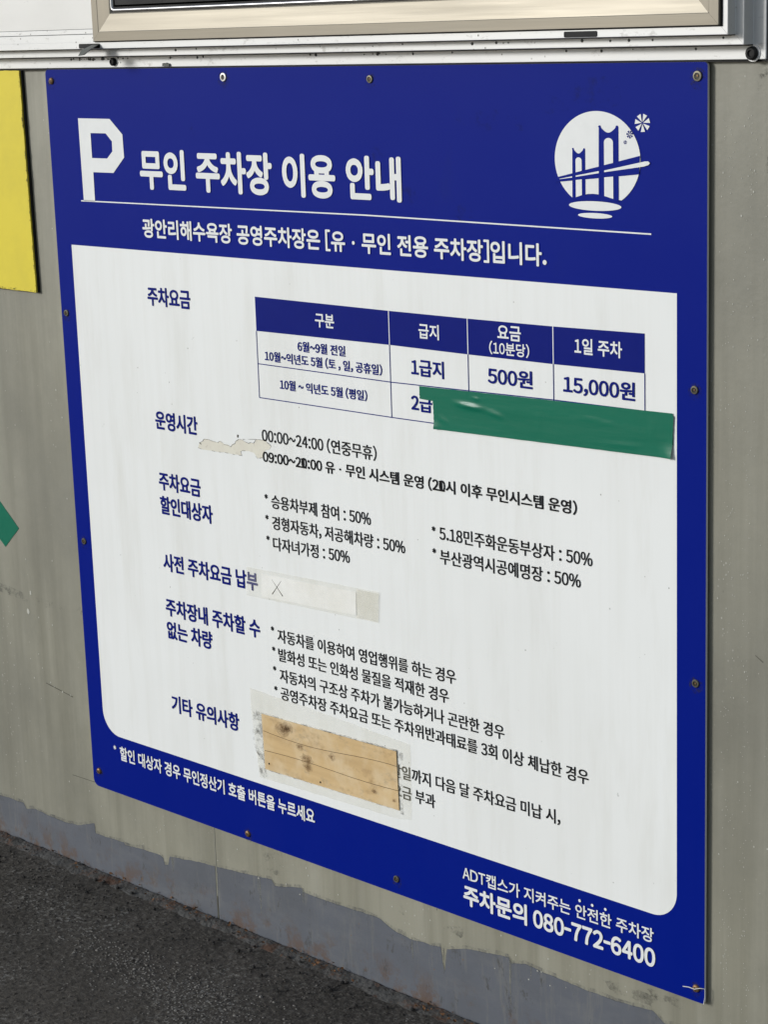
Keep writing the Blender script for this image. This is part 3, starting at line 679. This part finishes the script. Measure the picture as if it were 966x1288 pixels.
for row in LINES:
    gs, a, b, fx0, fx1, hh, A, B, g = fit(row)
    kind = row[1]; d = HEIGHT[kind]
    va, vb, vc, vd = row[5], row[7], row[9], row[11]
    mid0 = (va + vb) / 2; mid1 = (vc + vd) / 2
    y0 = (A[0][4] + A[0][5]) / 2; y1 = (B[0][4] + B[0][5]) / 2
    e = ((mid1 + d * y1) - (mid0 + d * y0)) / max(fx1 - fx0, 1e-6)
    if len(gs) < 8: e = -.0008 / 8
    c0 = ((mid0 + d * y0 - e * fx0) + (mid1 + d * y1 - e * fx1)) / 2
    FITTED.append((row, a, b, c0, e, d))
    m = MB(); yy = LV2 if KIND[kind][2] is not INKW else LV2
    emit(m, gs, a, b, d, c0, e, g, yy, KIND[kind][2])
    if kind == 'bodyb':     # a 1 is printed over each changed 0
        for idx, gap in ((7, 0), (24, 0)): pass
        zs = [i for i, q in enumerate(gs) if q[2] == '2']
        for i in zs:
            nx_ = gs[i + 1]; one = glyph('1', 4)
            emit(m, [(one, nx_[1] - .06, '1')], a, b, d, c0, e, g, yy - .0001, None)
    o = m.build("lettering", KIND[kind][2], table if kind in INTABLE else sign)
    o["label"] = ("white" if KIND[kind][2] is INKW else "blue" if KIND[kind][2] is INKB else "black") + " Korean lettering reading " + row[0]
# bullets and the three dots over a word
bul = [(0.4087, 0.5466), (0.4083, 0.5744), (0.4084, 0.6023), (0.704, 0.5466), (0.704, 0.5739), (0.4089, 0.7258), (0.4094, 0.7536), (0.4095, 0.7807), (0.41, 0.8083), (0.0564, 0.9716)]
for i, (x, v) in enumerate(bul):
    m = MB(); r = .0031
    for q in range(3):
        t = R(90 + 60 * q); dx, dv = math.cos(t), math.sin(t); w = .00075
        m.plate([XZ([(x - dx * r - dv * w, v - dv * r + dx * w), (x + dx * r - dv * w * 1.0, v + dv * r + dx * w), (x + dx * r + dv * w, v + dv * r - dx * w), (x - dx * r + dv * w, v - dv * r - dx * w)])], LV2 - .00004 * q)
    m.build("asterisk", INKW if i == 9 else INKK, sign)
for x, v in ((0.9223, 0.9667), (0.9412, 0.9672), (0.9606, 0.9668)):
    m = MB(); m.plate([[(x + .0019 * math.cos(R(t)), Z(v) + .0019 * math.sin(R(t))) for t in range(0, 360, 30)]], LV2); m.build("dot", INKW, sign)

# scratched-off patch where the sheet is torn, with its lifted edge, whose shadow is painted dark
torn = [(0.2789, 0.4973), (0.2825, 0.4901), (0.2886, 0.4874), (0.2919, 0.4841), (0.2978, 0.4839), (0.3047, 0.4842), (0.3193, 0.4856), (0.3244, 0.483), (0.3319, 0.4866), (0.3387, 0.4863), (0.3448, 0.4883), (0.3476, 0.4848), (0.3535, 0.4828), (0.3546, 0.4804), (0.3616, 0.4765), (0.3674, 0.4764), (0.3795, 0.48), (0.3843, 0.4782), (0.39, 0.4785), (0.3951, 0.4726), (0.4111, 0.4718), (0.4183, 0.4756), (0.4228, 0.4783), (0.4197, 0.4825), (0.4092, 0.4864), (0.4067, 0.4952), (0.3962, 0.4978), (0.3926, 0.4949), (0.3891, 0.4914), (0.3797, 0.4899), (0.3663, 0.4909), (0.3633, 0.4932), (0.3658, 0.4975), (0.3504, 0.4981), (0.3311, 0.4974), (0.3233, 0.4983), (0.3036, 0.4984), (0.2877, 0.4987)]
m = MB(); m.plate([rough_edge(XZ(torn), .0015, .0005, 4)], -.0005); tp = m.build("torn_patch", TORN, sign); tp["label"] = "cream patch where the white sheet has torn away"
m = MB()
up = rough_edge(XZ(torn[1:23]), .0012, .0006, 8, closed=False)
for i, (p, q) in enumerate(zip(up[:-1], up[1:])):
    w0 = .0002 + .0005 * abs(noise.noise(Vector((p[0] * 300, p[1] * 200, 1)))); w1 = w0
    if noise.noise(Vector((p[0] * 120, 0, 4))) < -.35: continue
    m.poly([(p[0], -.0008, p[1] - w0), (q[0], -.0008, q[1] - w1), (q[0], -.0013, q[1] + w1 * .6), (p[0], -.0013, p[1] + w0 * .6)])
lo = rough_edge(XZ(torn[24:] + torn[:1]), .0015, .0004, 9, closed=False)
for i, (p, q) in enumerate(zip(lo[:-1], lo[1:])):
    if noise.noise(Vector((p[0] * 150, 0, 9))) < .05: continue
    m.poly([(p[0], -.0008, p[1] - .0002), (q[0], -.0008, q[1] - .0002), (q[0], -.0009, q[1] + .0003), (p[0], -.0009, p[1] + .0003)])
m.build("torn_edge_and_shadow", CRACK, tp)
m = MB()
for pts in ([(.358, .4722), (.3595, .4700), (.3612, .4712), (.3598, .4740), (.3585, .4745)], [(.282, .4897), (.2862, .4915), (.2858, .4922), (.2815, .4905)], [(.368, .4752), (.395, .4722), (.395, .4727), (.37, .4757)]):
    MB().plate([rough_edge(XZ(pts), .001, .0004, 1)], -.0009).build("torn_edge_and_shadow", CRACK, tp)
# small scuffs and dents of the printed face
m = MB()
for x, v, rx_, rv, a in ((.0766, .4906, .005, .006, 0), (.3048, .4256, .0012, .002, 0), (.3284, .3736, .0010, .0012, 0), (.892, .6545, .0008, .005, .3), (.8895, .661, .0025, .0012, .8), (.8885, .5684, .0012, .0009, 0),
                         (.305, .435, .0008, .0008, 0), (.28, .35, .0009, .004, -.9), (.98, .82, .0016, .003, .4), (1.01, .80, .002, .002, .2), (.97, .60, .0018, .0012, .7), (.91, .935, .0014, .0022, .2), (1.028, .876, .0007, .0007, 0), (1.03, .915, .0007, .0015, 0), (.62, .27, .0008, .0008, 0), (.095, .55, .001, .001, 0), (.12, .69, .0012, .001, 0), (.30, .92, .0015, .001, 0), (.86, .905, .003, .0014, .5), (.74, .895, .0006, .0022, -.6)) + tuple((random.uniform(.05, 1.04), random.uniform(.25, .94), random.uniform(.0003, .0010), random.uniform(.0003, .0010), random.random()) for i in range(70)):
    n = 9; pts = []
    for i in range(n):
        t = 2*math.pi*i/n; q = random.uniform(.5, 1.1); u, w = rx_ * q * math.cos(t), rv * q * math.sin(t)
        pts.append((x + u * math.cos(a) - w * math.sin(a), Z(v) + u * math.sin(a) + w * math.cos(a)))
    m.plate([pts], -.00045)
o = m.build("scuff", SMUDGE, sign); o["kind"] = "stuff"
m = MB()
for x, v, w, h in ((.805, .0615, .05, .012), (.955, .032, .035, .018), (.665, .150, .03, .012), (.76, .165, .02, .012), (.63, .10, .012, .01), (.30, .08, .006, .012), (.90, .045, .02, .01)):
    MB().plate([rough_edge(XZ([(x - w, v), (x - w * .3, v - h), (x + w * .9, v - h * .8), (x + w, v + h * .6), (x - w * .2, v + h)]), .003, .007, x * 7, freq=45)], -.00025).build("smudge", BSMUDGE, sign)

# screws
SCREWS = [(0.0133, 0.0158, 'r'), (0.3658, 0.0122, 'b'), (0.6221, 0.0157, 'd'), (1.0882, 0.0145, 'k'), (0.0116, 0.3356, 'd'), (0.0162, 0.6663, 'k'), (0.0148, 1.018, 'r'), (1.0853, 0.3395, 'd'), (1.0875, 0.6644, 'k'), (1.0893, 1.0262, 'r'), (0.3394, 1.0333, 'r'), (0.6218, 1.0224, 'd')]
SM = {'r': (RUSTS, RUSTS), 'b': (BRIGHTS, BLACK), 'd': (DULLS, BLACK), 'k': (DULLS, BLACK)}
for i, (x, v, kd) in enumerate(SCREWS):
    m = MB(); r = .0056 if kd in 'bk' and v < .1 else .0047
    if kd == 'r': prof = [(r, 0), (r, .0008), (r * .85, .0020), (r * .5, .0028), (r * .2, .0030)]
    else: prof = [(r, 0), (r, .0010), (r * .9, .0016), (r * .62, .0017), (r * .56, .0006)]
    m.lathe(prof, (x, -.0001, Z(v)), 18); s = m.build("screw", SM[kd][0], sign, smooth=False)
    MB().plate([rough_edge([(x + r * 1.9 * math.cos(R(t)), Z(v) - r * .5 + r * 2.1 * math.sin(R(t))) for t in range(0, 360, 30)], .002, .0012, x * 40, freq=120)], -.00008).build("grime_ring", GRIMER, s)
    m = MB(); a = random.random() * 3
    if kd == 'r':
        for q in (0, 1):
            t = a + q * 1.57; dx, dz = math.cos(t), math.sin(t); L_, w = r * .55, r * .10
            m.plate([[(x + dx*L_ + dz*w, Z(v) + dz*L_ - dx*w), (x + dx*L_ - dz*w, Z(v) + dz*L_ + dx*w), (x - dx*L_ - dz*w, Z(v) - dz*L_ + dx*w), (x - dx*L_ + dz*w, Z(v) - dz*L_ - dx*w)]], -.00325 - q * .00005)
        m.build("cross_slot", DARKS, s)
    else:
        m.lathe([(r * .57, .0004), (r * .55, .0009)], (x, -.0001, Z(v)), 12); m.build("socket", DARKS, s)
        if kd != 'b' :
            m = MB(); m.lathe([(r * .26, .0008), (r * .2, .0016)], (x + .0004, -.0001, Z(v) + .0003), 7); m.build("pin", RUSTS, s)
# loose thread caught on the lowest right screw
cu = bpy.data.curves.new("thread", 'CURVE'); cu.dimensions = '3D'; cu.bevel_depth = .0005; cu.bevel_resolution = 2
pts = [(1.0715, 1.0290, .0012), (1.080, 1.0272, .0015), (1.0890, 1.0262, .0036), (1.0950, 1.0238, .002), (1.1015, 1.0228, .001), (1.1018, 1.033, .001), (1.0998, 1.0425, .001)]
spn = cu.splines.new('POLY'); spn.points.add(len(pts) - 1)
for p, (x, v, h) in zip(spn.points, pts): p.co = (x, -h, Z(v), 1)
to = bpy.data.objects.new("thread", cu); COL.objects.link(to); cu.materials.append(plain("pale_thread", (0.6, 0.6, 0.56), .6)); 
dg = bpy.context.evaluated_depsgraph_get(); me = bpy.data.meshes.new_from_object(to.evaluated_get(dg)); bpy.data.objects.remove(to)
to = bpy.data.objects.new("thread", me); COL.objects.link(to)
tag(to, "thin pale thread caught round the lowest right screw of the notice", "thread")

# ------------------------------------------------------------------ things stuck on the notice
# long green tape, two overlapping lengths
gt = empty("green_tape", "long strip of green tape stuck over the right half of the fee table's last row", "tape")
def bulged(loop, y, name, mat, parent, amp, seed, crease=None):
    """sheet cut to an (x, v) quad, as a fine grid so that it lifts and wrinkles a little"""
    (x0, a0), (x1, a1), (x2, b1), (x3, b0) = loop
    nx_, nz_ = 90, 16; m = MB()
    for i in range(nx_ + 1):
        s = i / nx_
        for j in range(nz_ + 1):
            t = j / nz_
            xa_ = x0 + (x1 - x0) * s; xb_ = x3 + (x2 - x3) * s; x = xa_ + (xb_ - xa_) * t
            v = (a0 + (a1 - a0) * s) * (1 - t) + (b0 + (b1 - b0) * s) * t
            edge = noise.noise(Vector((x * 90 if j in (0, nz_) else 0, v * 400, seed)))
            if i in (0, nx_): x += .0008 * edge
            h = amp * (noise.noise(Vector((x * 14, v * 60, seed))) * .5 + .5) 
            if crease: h += crease(x, v)
            m.v.append((x, y - h, Z(v + .0002 * noise.noise(Vector((x * 60, seed, j // 16))))))
    for i in range(nx_):
        for j in range(nz_):
            a = i * (nz_ + 1) + j; m.f.append((a, a + 1, a + nz_ + 2, a + nz_ + 1))
    return m.build(name, mat, parent, smooth=True)
def cr(x, v):
    d = 0
    for (xa, va, xb, vb, h, w) in ((.745, .3885, .790, .3915, .0026, .0022), (.79, .3915, .822, .3985, .0012, .002), (.775, .3800, .782, .3803, .0010, .0018), (.93, .385, .985, .388, .0006, .0012), (.955, .412, 1.02, .409, .0007, .0012), (.87, .374, .874, .412, .0004, .0015), (.72, .405, .735, .418, .0007, .0014), (1.03, .375, 1.034, .412, .0005, .0013)):
        t = max(0, min(1, ((x - xa) * (xb - xa) + (v - va) * (vb - va)) / ((xb - xa) ** 2 + (vb - va) ** 2)))
        q = math.hypot(x - xa - t * (xb - xa), v - va - t * (vb - va)); d += h * math.exp(-(q / w) ** 2) * math.sin(math.pi * min(1, max(.08, t)))
    return d + .003 * max(0, 1 - math.hypot(x - 1.056, v - .4165) / .018) ** 2 + .0022 * max(0, 1 - math.hypot(x - .711, v - .422) / .012) ** 2
bulged([(.6879, .3739), (1.0575, .3676), (1.0580, .4020), (.6879, .3890)], -.0014, "tape_strip", GREEN, gt, .0002, 1, cr)
bulged([(.7095, .3840), (1.0590, .3700), (1.0567, .4171), (.7110, .4232)], -.0018, "tape_strip", GREEN, gt, .0003, 2, cr)
for o_ in gt.children: pass
# notice note: paper strip with a pen cross under clear tape
nt_ = empty("taped_note", "long white paper slip with a handwritten X under yellowed clear tape", "note")
m = MB(); m.plate([rough_edge(XZ([(.3640, .6482), (.6093, .6420), (.6065, .6823), (.3622, .6878)]), .004, .0006, 3)], -.0016); fo = m.build("clear_tape", FILM, nt_)
m = MB(); m.plate([XZ([(.3930, .6535), (.5681, .6490), (.5670, .6795), (.3909, .6848)])], -.0011, -.0006); m.build("paper_slip", PAPER, nt_)
m = MB(); m.plate([rough_edge(XZ([(.5692, .6445), (.6088, .6437), (.6062, .6815), (.5680, .6822)]), .004, .0008, 8)], -.00185); m.build("old_tape", FILM2, nt_)
for (a, b) in (((.4126, .6579), (.4325, .6776)), ((.4309, .6568), (.4122, .6782))):
    d = (Vector(b) - Vector(a)).normalized(); w = .00055; nx_, nv = -d.y * w, d.x * w
    m = MB(); m.plate([XZ([(a[0] + nx_ * .3, a[1] + nv * .3), (b[0] + nx_ * 1.4, b[1] + nv * 1.4), (b[0] - nx_ * 1.4, b[1] - nv * 1.4), (a[0] - nx_ * .3, a[1] - nv * .3)])], -.00115 - (.00005 if a[0] > .42 else 0)); m.build("pen_stroke", PENB, nt_)
# wooden cover board with tape remains around it
wb = empty("wooden_board", "thin knotty wooden board nailed over part of the notice's last paragraph", "board")
W0 = [(0.3806, 0.8503), (0.6301, 0.8471), (0.6317, 0.9256), (0.3828, 0.9281)]
def wl(s, t):
    a = Vector(W0[0]).lerp(Vector(W0[1]), s); b = Vector(W0[3]).lerp(Vector(W0[2]), s); return tuple(a.lerp(b, t))
cuts = [lambda s: 0, lambda s: .30 + .05 * math.sin(s * 5) - .06 * s * s * 0, lambda s: .66 - .02 * math.sin(s * 6) + .0 * s, lambda s: 1]
for q in range(3):
    N = 40; g_ = .0055
    topl = [wl(i / N, cuts[q](i / N) + (g_ if q else 0) + (.004 * noise.noise(Vector((i * .7, q, 3))) if q else 0)) for i in range(N + 1)]
    botl = [wl(i / N, cuts[q+1](i / N) - (g_ if q < 2 else 0) + (.004 * noise.noise(Vector((i * .7, q + 1, 3))) if q < 2 else 0)) for i in range(N, -1, -1)]
    m = MB(); m.plate([XZ(topl + botl)], -.0020 + .0001 * q, -.0007); m.build("plank", WOOD, wb, bevel=.0003)
m = MB(); m.plate([XZ([wl(.002, .005), wl(.998, .005), wl(.998, .995), wl(.002, .995)])], -.0014, -.0007); m.build("backing", plain("dark_joint", (0.11, 0.07, 0.035), .8), wb)
for s, t, r in ((.16, .18, .0080), (.20, .13, .006), (.53, .42, .004), (.335, .60, .007), (.34, .74, .005), (.83, .80, .0032), (.97, .86, .0022), (.29, .40, .004)):
    x, v = wl(s, t); m = MB(); pts = [(x + r * (1.3 * random.uniform(.7, 1.1)) * math.cos(R(a)), Z(v) + r * random.uniform(.6, 1) * math.sin(R(a))) for a in range(0, 360, 24)]
    k_ = m.plate([pts], -.00208).build("knot", KSM, wb)
    for q_, sc_ in enumerate((1.5, .62)):
        MB().plate([[(x + (p[0] - x) * sc_ * random.uniform(.85, 1.15), Z(v) + (p[1] - Z(v)) * sc_ * random.uniform(.85, 1.15)) for p in pts]], -.00210 - .00002 * q_).build("knot_ring", KSM, k_)
for s, t in ((.035, .88), (.43, .93)):
    x, v = wl(s, t); m = MB(); m.lathe([(.0014, 0), (.0012, .0005)], (x, -.0019, Z(v)), 8); m.build("nail", BLACK, wb)
m = MB(); gr = []
for (A_, B_, w) in ((W0[0], W0[1], .0020), (W0[1], W0[2], .0016), (W0[2], W0[3], .0010), (W0[3], W0[0], .0020)):
    a, b = Vector(A_), Vector(B_); d = (b - a).normalized(); nr = Vector((d.y, -d.x)) * w
    m.plate([rough_edge(XZ([tuple(a - d*.002 + nr), tuple(b + d*.002 + nr), tuple(b - nr * .2), tuple(a - nr * .2)]), .0015, .0011, w * 1000 + A_[0] * 9, freq=150)], -.00135 - w * .02)
m.build("grime_rim", GRIME, wb)
tr = empty("tape_remains", "yellowed clear tape and grime left around the wooden board", "tape")
m = MB()
m.plate([rough_edge(XZ([(.3585, .8183), (.46, .822), (.6541, .8327), (.6528, .9334), (.631, .938), (.3700, .9426), (.3592, .8462)]), .004, .001, 12)], -.00102); m.build("clear_tape", FILM, tr)
m = MB()
m.plate([rough_edge(XZ([(.3592, .8462), (.3790, .8490), (.3822, .930), (.3861, .9403), (.3702, .9426), (.3690, .915), (.3600, .908)]), .002, .0012, 14)], -.00112); m.build("grimy_tape", SMUDGE, tr)
m = MB()
m.plate([rough_edge(XZ([(.633, .848), (.6400, .8470), (.6385, .93), (.633, .930)]), .002, .0012, 15)], -.00112); m.build("grimy_tape", SMUDGE, tr)
m = MB()
for pts in ([(.362, .851), (.374, .847), (.377, .853), (.368, .856), (.364, .866)], [(.367, .872), (.379, .876), (.378, .885), (.370, .880), (.364, .886)], [(.362, .896), (.372, .903), (.379, .913), (.376, .918), (.366, .908)], [(.371, .915), (.3735, .915), (.376, .938), (.373, .940)], [(.377, .914), (.380, .914), (.386, .939), (.383, .940)]):
    m.plate([rough_edge(XZ(pts), .001, .0012, pts[0][0] * 99, freq=200)], -.00125)
m.build("grime_mark", GRIME, tr)

# ------------------------------------------------------------------ other things on the wall
m = MB()
edge = rough_edge(XZ([(-.95, .3095), (-.1416, .3105), (-.0560, .3112), (-.0575, .20), (-.0585, .10), (-.0592, .0012), (-.95, .0012)]), .003, .0007, 21)
m.plate([edge], -.0002, .0022)
ys = empty("yellow_board", "yellow painted board with dark worn edges at the left of the notice", "board")
m.build("yellow_face", YEL, ys)
m = MB(); m.plate([XZ([(-.95, .3100), (-.0545, .3118), (-.0572, .0006), (-.95, .0006)])], .0022, WY); m.build("edge_and_shadow", BLACK, ys)  # black backing stands for the board's dark edge and the shadow beside it
m = MB()
for i in range(140):
    if i < 95: v = random.uniform(.005, .311); x = -.0585 + .003 * v / .311 - abs(random.gauss(0, .0012)); w, h = random.uniform(.0005, .0018), random.uniform(.001, .005)
    else: x = random.uniform(-.2, -.058); v = .310 - abs(random.gauss(0, .0008)); w, h = random.uniform(.001, .005), random.uniform(.0004, .0014)
    m.plate([rough_edge(XZ([(x - w, v - h), (x + w * .5, v - h), (x + w * .5, v + h), (x - w, v + h)]), .001, .0008, i, freq=300)], -.0005)
m.build("worn_rim", GRIME, ys)
m = MB(); m.plate([rough_edge(XZ([(-.30, .556), (-.1951, .6349), (-.1495, .6728), (-.187, .7069), (-.20, .6965), (-.31, .60)]), .003, .0004, 31)], WY - .0006, WY - .0001)
tag(m.build("green_tape_scrap", GREEN), "short slanting end of green tape on the grey wall left of the notice", "tape")
